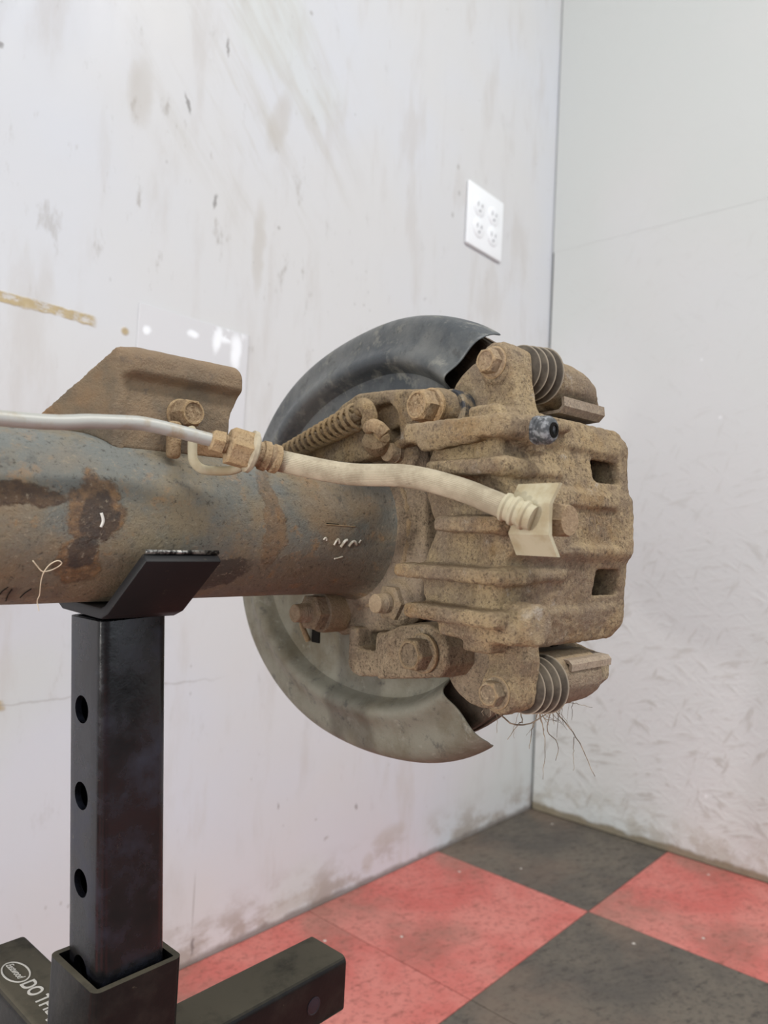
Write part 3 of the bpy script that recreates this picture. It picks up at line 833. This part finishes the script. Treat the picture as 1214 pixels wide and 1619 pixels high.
# ------------------------------------------------------------------ dust shield
def cubic_interp(xs, ys, x):
    return float(np.interp(x, xs, ys))
TH = [-49.5, -64, -83.5, -101, -128, -148, -159, -180, -208, -225, -245, -262, -280, -294, -308.5]
RR = [.1600, .1575, .1520, .1530, .1640, .1740, .1750, .1680, .1600, .1535, .1445, .1415, .1465, .1500, .1520]
def shield():
    n = 150
    th = np.linspace(-308.5, -49.5, n)
    R0 = np.interp(th, TH[::-1], RR[::-1])
    ker = np.exp(-.5 * (np.arange(-8, 9) / 4.0) ** 2); ker /= ker.sum()
    R0 = np.convolve(np.pad(R0, 8, mode='edge'), ker, 'valid')
    # radial stations: (fraction of rim radius, offset along axle)
    st_ = [(.36, .002), (.48, .002), (.60, .002), (.70, .0030), (.738, .0020), (.752, -.0050), (.770, -.0095), (.788, -.0108), (.81, -.0098), (.84, -.0060), (.88, -.0040), (.915, -.0036), (.945, -.0026), (.970, -.0006), (.986, .0035), (.996, .0085)]
    V, F = [], []
    m = len(st_) + 3
    for i in range(n):
        t = math.radians(th[i]); c, s = math.cos(t), math.sin(t)
        e = abs(th[i] + 308.5); e2 = abs(th[i] + 49.5)
        lip = .006 + .010 * max(0, 1 - max(0, e - 30) / 18.0) + .003 * max(0, 1 - e2 / 40.0)
        # right-hand edges: the tip reaches further round at the rim than inside
        for k_, (f_, da) in enumerate(st_):
            r = R0[i] * f_; V.append(L(.3325 + da, r * s, r * c))
        for k_ in range(3):
            f_ = (k_ + 1) / 3.0
            r = R0[i] * (1.0 + .004 * f_); V.append(L(.3410 + lip * f_, r * s, r * c))
    for i in range(n - 1):
        for k_ in range(m - 1):
            # the low slot is not cut out; a dark box stands for it
            if 8 <= k_ < 0: continue
            F.append((i * m + k_, (i + 1) * m + k_, (i + 1) * m + k_ + 1, i * m + k_ + 1))
    # skew the end edges so that the rim tip leads
    V = [Vector(v) for v in V]
    for i in range(n):
        for k_ in range(m):
            e0 = max(0, 1 - i / 14.0); e1 = max(0, 1 - (n - 1 - i) / 14.0)
            f_ = k_ / (m - 1)
            tip = (sst(np.array(f_), .72, 1.0)).item() * math.radians(-2.6)
            ang = -tip * e0 + tip * e1
            if ang:
                # rotate about the axle; angle measured from V towards U
                v = V[i * m + k_]; u_, w_ = v.z, -v.y
                t0 = math.atan2(u_, w_); r = math.hypot(u_, w_); t0 += ang
                V[i * m + k_] = L(v.x, r * math.sin(t0), r * math.cos(t0))
    o = raw('dust_shield', V, F, M['shield'], ax, True, 60)
    md = o.modifiers.new('sheet', 'SOLIDIFY'); md.thickness = .0016; md.offset = 0
    md2 = o.modifiers.new('sub', 'SUBSURF'); md2.levels = 1; md2.render_levels = 1
    return o
sh = shield(); sh['label'] = 'dark pressed-steel dust shield behind the caliper'
# bent tab, and a dark box painted in for the slot's inner shade
fr(boxbm((.3328, .0535, -.0850), (.3362, .0630, -.0745), .0006, 1), 'slot_shade', M['dark'], sh, False)
sweep('slot_tab', smooth_path([L(.316, -.0620, -.0560), L(.321, -.0680, -.0600), L(.326, -.0750, -.0640), L(.331, -.0840, -.0640)], 12), .0022, M['cast_brown'], sh, 8)

# ------------------------------------------------------------------ rotor
rot = lathe('brake_rotor', L(0, 0, 0), (1, 0, 0), [(.335, .085), (.3465, .088), (.3465, .144), (.348, .1455), (.3535, .1455), (.354, .140), (.359, .140), (.3595, .1455), (.365, .1455), (.3665, .144), (.3665, .090), (.385, .086), (.392, .082), (.392, .036), (.420, .034), (.420, .02), (.392, .02), (.335, .04)], M['rotor'], ax, 96, 30)
for i in range(5):
    t = 2 * math.pi * i / 5 + .3
    lathe('wheel_stud', L(.391, .057 * math.sin(t), .057 * math.cos(t)), (1, 0, 0), [(0, .006), (.030, .006), (.032, .005)], M['stud'], rot, 16)

# ------------------------------------------------------------------ bearing flange, studs
g = Grid((.300, -.085, -.082), (.336, .085, .082), .0013)
f = g.poly([(-.050, -.010), (-.036, -.045), (-.022, -.068), (-.012, -.0725), (.048, -.062), (.062, -.052), (.066, -.02), (.066, .03), (.060, .054), (.046, .060), (-.02, .060), (-.042, .048), (-.050, .036), (-.052, .02)], .3175, .331, .003)
f = smin(f, g.cyl((.318, 0, 0), 0, .006, .052, .004), .006)
for (u_, v_) in ((.046, .0495), (-.0455, .0475), (-.0545, -.0075), (.040, -.036)):
    f = smin(f, g.cyl((.316, u_, v_), 0, .006, .0135, .003), .006)
fg = g.obj('bearing_flange', f, M['cast_brown'], ax, .0004, 140)
fg['label'] = 'cast bearing flange at the tube end'
for (u_, v_, a0) in ((.0470, .0495, .2985), (-.0450, .0470, .2955), (-.0555, -.0075, .276), (.042, -.036, .290)):
    pr = [(0, .0052), (.0006, .0058), (.006, .0060)]
    t_ = .006
    while t_ < .311 - a0 - .006:
        pr += [(t_ + .0006, .0064), (t_ + .0013, .0057)]; t_ += .0014
    pr += [(t_ + .012, .0060)]
    s_ = lathe('stud', L(a0, u_, v_), (1, 0, 0), pr, M['stud'], fg, 24, 40)
    big = .0105 if a0 < .28 else .0098
    lathe('nut', L(max(a0 + .010, .3035 if a0 > .28 else .287), u_, v_), (1, 0, 0), [(0, big * .85), (.0015, big, 1), (.0090, big, 1), (.0095, big * 1.25), (.0125, big * 1.3), (.025, big * 1.3)], M['cast_brown'], fg, 36, 25)

# ------------------------------------------------------------------ mounting arms that carry the caliper bracket
g = Grid((.288, .030, -.066), (.330, .100, .118), .0011)
f = g.poly([(-.060, .046), (-.050, .056), (-.02, .070), (.000, .082), (.016, .0875), (.046, .0862), (.086, .0822), (.093, .078), (.0955, .070), (.092, .062), (.086, .0565), (.070, .053), (.0365, .0455), (.000, .040), (-.040, .037)], .3015, .324, .0035)
# arm thickens round the bolt
f = smin(f, g.cyl((.308, .0700, .0845), 0, .0095, .0118, .002), .003)
# pressed pocket and window
pk = g.poly([(.020, .0655), (.034, .0765), (.046, .0770), (.0535, .070), (.0560, .056), (.049, .0535), (.030, .0545)], .290, .3095, .001, .001)
f = smax(f, -pk, .003)
hole = g.poly([(.040, .0625), (.0535, .0660), (.0545, .0570), (.046, .0545)], .28, .34, .001)
f = smax(f, -hole, .001)
up = g.obj('mounting_arm', f, M['cast'], ax, .0003, 150)
up['label'] = 'upper cast arm with pocket and window'
g = Grid((.286, -.104, -.004), (.330, -.044, .118), .0011)
f = g.poly([(.008, -.0640), (.008, -.0880), (.013, -.0935), (.020, -.0945), (.060, -.0880), (.098, -.0815), (.104, -.074), (.103, -.064), (.098, -.056), (.088, -.0525), (.066, -.056), (.046, -.0640)], .308, .328, .003)
f2 = g.poly([(.0465, -.0640), (.0470, -.0905), (.060, -.0885), (.098, -.0815), (.104, -.074), (.103, -.064), (.098, -.056), (.088, -.0525), (.066, -.056)], .2985, .328, .003)  # raised step shapes a cast shadow's edge; the arm itself is not stepped
f = smin(f, f2, .002)
f = smin(f, g.cap((.2990, -.0645, .0600), (.3010, -.0705, .0615), .0032), .003)
f = smax(f, -g.rbox((.28, -.0765, .0175), (.34, -.05, .0345), .002), .002)
lo = g.obj('mounting_arm', f, M['cast_brown'], ax, .0003, 150)
lo['label'] = 'lower cast arm with square notch'
def mark_ring(c, d, r, rr, mat, parent):
    d, s, t = basis(d); V = []; F = []; n = 16; m = 6
    for i in range(n):
        a_ = 2 * math.pi * i / n
        for j in range(m):
            b_ = 2 * math.pi * j / m
            V.append(c + (s * math.cos(a_) + t * math.sin(a_)) * (r + rr * math.cos(b_)) + d * rr * math.sin(b_))
    for i in range(n):
        for j in range(m): F.append((i * m + j, ((i + 1) % n) * m + j, ((i + 1) % n) * m + (j + 1) % m, i * m + (j + 1) % m))
    return raw('head_mark', V, F, mat, parent, True)
for (u_, v_, mt, a0) in ((.0700, .0862, 'bolt', .2985), (-.0690, .0878, 'cast_brown', .2975)):
    b_ = hexbolt('mounting_bolt', L(a0, u_, v_), (-1, 0, 0), .0082, .0095, M[mt], ax, .0112, .003)
    for i in range(3):
        t = math.pi / 2 + i * 2 * math.pi / 3
        mark_ring(L(a0 - .0100, u_ + .0031 * math.sin(t), v_ + .0031 * math.cos(t)), (-1, 0, 0), .0014, .00045, M[mt], b_)
    lathe('bolt_spacer', L(.311, u_, v_ + .0012), (1, 0, 0), [(0, .0118), (.001, .0128), (.026, .0128), (.027, .0118)], M['spacer'], ax, 32, 40)

# ------------------------------------------------------------------ parking brake spring and cable end
A0, U0, V0 = .2935, .0500, -.0530; A1, U1, V1 = .2910, .0700, .0330
pa, pb = L(A0, U0, V0), L(A1, U1, V1)
dd, ss, tt = basis(pb - pa); ln = (pb - pa).length
turns = 14; pts = []
for i in range(turns * 14 + 1):
    q = i / (turns * 14)
    r = .0056 + .0026 * q
    ph = 2 * math.pi * turns * q
    pts.append(pa + dd * ln * q + (ss * math.cos(ph) + tt * math.sin(ph)) * r)
sp_ = sweep('return_spring', pts, .00125, M['cast'], ax, 8)
sp_['label'] = 'dusty coiled parking brake return spring'
sweep('brake_cable', smooth_path([pa - dd * .16 + L(0, -.030, 0), pa - dd * .06 + L(0, -.006, 0), pa, pa + dd * ln * .5, pb, pb + dd * .004], 40), .0030, M['cast_brown'], ax, 10)
# eye at the end of the cable, clevis pin and lever tongue
ev = [pb + dd * .002 + Vector((-.002, 0, .002)), L(.2870, .0745, .0400), L(.2860, .0720, .0450), L(.2880, .0670, .0455), L(.2900, .0640, .0420)]
sweep('cable_eye', smooth_path(ev, 20), [.0052 - .0001 * i for i in range(17)] if len(smooth_path(ev, 20)) == 17 else .0048, M['cast'], ax, 12)
tg = [L(.2905, .0610, .0420), L(.2880, .0620, .0470), L(.2872, .0600, .0540), L(.2900, .0560, .0570)]
o = sweep('lever_tongue', smooth_path(tg, 20), .0042, M['bolt'], ax, 12)
lathe('clevis_pin', L(.2930, .0570, .0470), L(-.25, -.25, .8), [(0, .0027), (.013, .0027), (.0138, .0022)], M['cast'], ax, 20)
lathe('clevis', L(.2985, .0500, .0420), L(-.3, .25, .2), [(0, .0075), (.003, .0085), (.008, .0085), (.011, .006)], M['cast_brown'], ax, 24)

# ------------------------------------------------------------------ caliper bracket (torque member)
g = Grid((.308, .050, .070), (.420, .118, .165), .0012)
PU = (.0840, .1440)
f = g.cyl((.3275, .0720, .1060), 0, .0060, .0285, .003)
f = smin(f, g.cyl((.345, PU[0] - .001, PU[1] - .006), 0, .022, .0135, .003), .006)
f = smin(f, g.poly([(.098, .066), (.096, .090), (.112, .097), (.132, .0965), (.144, .090), (.149, .080), (.144, .070), (.120, .064)], .332, .382, .003), .004)
f = smax(f, (g.A - .368) * .6 + (g.U - .0835) * .8, .003)
rotgap = np.maximum(np.abs(g.A - .3565) - .0115, np.sqrt(g.U ** 2 + g.V ** 2) - .1475)
f = np.maximum(f, -rotgap)
g.obj('caliper_bracket', f, M['cast'], ax, .0004, 140)['label'] = 'upper half of the caliper bracket over the rotor rim'
g = Grid((.308, -.118, .070), (.425, -.050, .168), .0012)
PL_ = (-.0775, .1520)
f = g.cyl((.3275, -.0700, .1080), 0, .0060, .0290, .003)
f = smin(f, g.cyl((.345, PL_[0] + .001, PL_[1] - .006), 0, .022, .0135, .003), .006)
f = smin(f, g.poly([(.100, -.063), (.098, -.088), (.114, -.098), (.134, -.0985), (.150, -.090), (.157, -.080), (.152, -.070), (.122, -.062)], .332, .388, .003), .004)
f = smax(f, (g.A - .376) * .7 + (-g.U - .083) * .7, .003)
rotgap = np.maximum(np.abs(g.A - .3565) - .0115, np.sqrt(g.U ** 2 + g.V ** 2) - .1475)
f = np.maximum(f, -rotgap)
g.obj('caliper_bracket', f, M['cast_brown'], ax, .0004, 140)['label'] = 'lower half of the caliper bracket over the rotor rim'
# pad clips and pads
def plate(name, pts, t, mat, w0, w1):
    """bent strip: pts in (U, V), extruded along the axle w0..w1"""
    bm = bmesh.new(); rows = []
    for i, (u_, v_) in enumerate(pts):
        a_ = Vector(pts[max(i - 1, 0)]); b_ = Vector(pts[min(i + 1, len(pts) - 1)]); d = (b_ - a_).normalized(); nn = Vector((-d.y, d.x)) * t
        rows.append([bm.verts.new(L(*q)) for q in ((w0, u_, v_), (w1, u_, v_), (w1, u_ + nn.x, v_ + nn.y), (w0, u_ + nn.x, v_ + nn.y))])
    for i in range(len(pts) - 1):
        for q in range(4): bm.faces.new((rows[i][q], rows[i][(q + 1) % 4], rows[i + 1][(q + 1) % 4], rows[i + 1][q]))
    bm.faces.new(rows[0]); bm.faces.new(rows[-1][::-1])
    return fr(bm, name, mat, ax, True, 40)
plate('pad_clip', [(.0650, .110), (.0660, .130), (.0670, .1500), (.0690, .1520), (.0735, .1515)], .0018, M['clip'], .330, .3705)
plate('pad_clip', [(-.0635, .110), (-.0650, .140), (-.0660, .1580), (-.0680, .1600), (-.0715, .1598)], .0018, M['clip'], .334, .3735)
for (a0, a1) in ((.3280, .3455), (.3675, .3830)):
    bm = boxbm((a0, -.1440, -.056), (a1, -.100, .058), .003, 2)
    fr(bm, 'brake_pad', M['rotor'], ax, True, 40)

# ------------------------------------------------------------------ caliper body
g = Grid((.2525, -.094, .096), (.392, .100, .182), .00100)
A, U, V = g.A, g.U, g.V
rr = np.sqrt(U * U + V * V)
# bridge: follows the rotor rim, bands and pockets pressed into its outer face
Rout = .1655 + .0030 * sst(U, .042, .047) + .0028 * (sst(U, -.014, -.009) * sst(U, .026, .021)) - .0012 * sst(U, -.012, -.016) * sst(U, -.040, -.036) + .0012 * sst(U, -.036, -.040)
pocket = sst(A, .316, .320) * sst(A, .366, .362) * sst(U, -.007, -.004) * sst(U, .016, .013)
Rout = Rout - .0030 * pocket
Rout = Rout - .0030 * sst(A, .372, .392)
bridge = smax(rr - Rout, .1500 - rr, .003)
bridge = smax(bridge, np.abs(U - .0015) - .0595, .003)
bridge = smax(bridge, np.abs(A - .327) - .0590, .004)
fg_ = g.rbox((.372, -.052, .104), (.387, .055, .160), .004)
f = smin(bridge, fg_, .005)
# piston housing
hous = g.rbox((.2725, -.0470, .1120), (.3250, .0520, .1590), .010)
hous = smin(hous, g.cyl((.298, .026, .130), 0, .026, .0240, .006), .006)
hous = smin(hous, g.cyl((.298, -.024, .130), 0, .026, .0240, .006), .006)
f = smin(f, hous, .006)
# ribs on the inboard face, each running on over the bridge
ribs = [(.0485, .1060, .0050, .318, .0545), (.0300, .1220, .0038, .312, .030), (.0030, .1290, .0038, .300, .003), (-.0208, .1020, .0036, .318, -.0208), (-.0405, .1100, .0038, .285, -.041)]
for (u_, vt, hw, aend, ue) in ribs:
    rb = g.rbox((.2570, u_ - hw, vt), (.2850, u_ + hw, .1690), .0024)
    f = smin(f, rb, .0022)
    if aend > .29:
        f = smin(f, g.cap((.2650, u_, .1655), (aend, ue, .1635), hw * .95, hw * .5), .0045)
# crusted dirt lump under the top rib
f = smin(f, g.cap((.262, .0425, .118), (.262, .0445, .150), .0034, .0030), .003)
# ears with pin bosses
for (pu, pv, sg) in ((PU[0], PU[1], 1), (PL_[0], PL_[1], -1)):
    vo = pv - .144
    ear = g.poly([(.1320, sg * .043), (.1345 + vo * .3, sg * .054), (.1375 + vo * .7, pu - sg * .0155), (pv - .0098, pu - sg * .005), (pv - .0104, pu + sg * .002), (pv - .006, pu + sg * .0090), (pv + .002, pu + sg * .0106), (pv + .009, pu + sg * .006), (pv + .0108, pu - sg * .004), (pv + .0125, pu - sg * .016), (.1600 + vo * .4, sg * .056), (.1630, sg * .050), (.1630, sg * .040)], .2840, .3010, .0028)
    f = smin(f, ear, .003)
    f = smin(f, g.cyl((.2905, pu, pv), 0, .0090, .0106, .002), .002)
# blank boss at the end of the lowest rib, bleeder boss
f = smin(f, g.cyl((.2800, -.0425, .162), 2, .0155, .0098, .0020), .0018)
f = smin(f, g.rbox((.266, -.0520, .125), (.2870, -.0420, .172), .003), .003)
f = smin(f, g.cap((.2800, .0485, .145), (.2820, .0482, .1660), .0066), .004)
# seat for the banjo bolt
f = smin(f, g.cyl((.2840, .0060, .160), 2, .0085, .0135, .002), .004)
# windows
for (a0, a1, u0, u1) in ((.3465, .3735, .0290, .0415), (.3500, .3755, -.0325, -.0180)):
    f = smax(f, -g.rbox((a0, u0, .12), (a1, u1, .20), .0025), .0015)
f = smax(f, -g.rbox((.3835, -.0005, .14), (.40, .0085, .19), .001), .001)
rotgap = np.maximum(np.abs(A - .3580) - .0165, rr - .1605)
f = np.maximum(f, -rotgap)
cal = g.obj('brake_caliper', f, M['cast'], ax, .00045, 210)
cal['label'] = 'dusty ribbed cast brake caliper body'
del g, A, U, V, rr, f, hous, bridge
# raised foundry mark in the pocket, too worn to read
for (a_, u_, r_) in ((.3350, .0085, .0022), (.3350, .0035, .0022), (.3410, .0060, .0020), (.3480, .0040, .0026), (.3480, .0085, .0018)):
    v_ = math.sqrt(.1648 ** 2 - u_ * u_)
    mark_ring(L(a_, u_, v_), L(0, u_, v_), r_, .0006, M['cast'], cal)
for (pu, pv, mt) in ((PU[0], PU[1], 'bolt'), (PL_[0], PL_[1], 'stud')):
    hexbolt('guide_pin_bolt', L(.2820, pu, pv), (-1, 0, 0), .0056, .0058, M[mt], cal, .0082, .0016)
    pr = [(0, .0095)]
    for i in range(4):
        t0 = .001 + i * .0058; R_ = .0132 + .0007 * i
        pr += [(t0 + .0006, R_ - .0042), (t0 + .0026, R_ - .0008), (t0 + .0031, R_), (t0 + .0036, R_ - .0008), (t0 + .0052, R_ - .0042)]
    pr += [(.026, .0115)]
    lathe('pin_boot', L(.2990, pu, pv), (1, 0, 0), pr, M['boot'], cal, 40, 60)
# bleeder screw under a torn rubber cap
bd = L(.06, -.06, 1.0)
bpz = L(.2822, .0482, .1690)
lathe('bleeder_cap', bpz, bd, [(0, .0050), (.0008, .0066), (.0022, .0068), (.0028, .0062), (.0042, .0067), (.0048, .0062), (.0062, .0068), (.0082, .0066), (.0098, .0056), (.0104, .0040)], M['cap'], cal, 36, 40)
lathe('bleeder_nipple', bpz + bd.normalized() * .0100, bd, [(0, .0036), (.0010, .0036), (.0012, .0022), (.0004, .0020)], M['dark'], cal, 24, 40)

# ================================================================== LOOSE BITS
# dry grass caught on the rotor's lower edge
gr = bpy.data.objects.new('dry_grass', None); COL.objects.link(gr)
gr.matrix_world = AXM @ Matrix.Translation(L(.372, -.1035, .118))
tag(gr, 'tuft of dry grass stems hanging from the lower edge of the brake rotor', 'grass')
def stem(pts, r):
    P = smooth_path([L(*p) for p in pts], 14)
    n = len(P); rs = [r * (1 - .6 * i / n) for i in range(n)]
    P = [p + Vector((mnoise.noise(p * 400), mnoise.noise(p * 400 + Vector((5, 1, 2))), mnoise.noise(p * 400 + Vector((1, 9, 4))))) * .0008 for p in P]
    sweep('stem', P, [x * .6 for x in rs], M['stem'], gr, 6)
rnd = random.Random(11)
base = [(-.040, .004, -.010), (-.020, .001, -.004), (-.006, .000, .0), (.004, .0, .002), (.012, .003, .004), (.020, .006, .006)]
stem([base[0], (-.022, -.008, -.004), (-.006, -.004, .002), (.002, .001, .004)], .0009)
stem([base[2], (-.012, -.010, .0), (-.020, -.020, .004)], .0006)
stem([base[2], (-.002, -.020, .002), (-.006, -.040, .004)], .0006)
stem([base[3], (.006, -.015, -.002), (.010, -.022, .003), (.006, -.032, .004)], .0006)
stem([base[3], (.014, -.012, .008), (.026, -.026, .010), (.034, -.044, .014)], .0007)
stem([(.018, -.018, .009), (.023, -.028, .006), (.023, -.040, .006)], .0004)
stem([base[4], (.022, .001, .006), (.036, -.003, .010)], .0005)
stem([base[5], (.025, .006, .008), (.028, .012, .006), (.030, .012, .009), (.024, .010, .010)], .0006)
stem([base[1], (-.025, -.004, .002), (-.033, -.003, .006), (-.044, -.010, .006)], .0007)
for i in range(22):
    b = rnd.choice(base); l = rnd.uniform(.006, .022); a_ = rnd.uniform(-2.6, -.5)
    q = (b[0] + math.cos(a_) * l, b[1] + math.sin(a_) * l, b[2] + rnd.uniform(-.01, .01))
    m_ = ((b[0] + q[0]) / 2 + rnd.uniform(-.003, .003), (b[1] + q[1]) / 2 + rnd.uniform(-.003, .003), (b[2] + q[2]) / 2)
    stem([b, m_, q], rnd.uniform(.00025, .0005))
# frayed thread lying on the tube
def tp(A, U, dr=.0008): return AXM @ on_tube(A, U, dr)
tpts = [tp(.1029, -.0199, .0012), tp(.1055, -.0225), tp(.1082, -.0248), tp(.1117, -.0242), tp(.1142, -.0222, .0020), tp(.1144, -.0207, .003), tp(.1125, -.0198, .003), tp(.1100, -.0215, .0022), tp(.1086, -.0248, .0016), tp(.1088, -.0282), tp(.1095, -.0316), tp(.1112, -.0362), AXM @ L(.1130, -.0412, .0180), AXM @ L(.1141, -.0440, .0180)]
tpts[-2] = AXM @ L(.1120, -.0395, .0185); tpts[-1] = AXM @ L(.1128, -.0440, .0190)
thr = sweep('thread', smooth_path(tpts, 80), .00022, M['thread'], None, 6)
tag(thr, 'thin pale thread curled on the front of the rusty axle tube', 'thread')
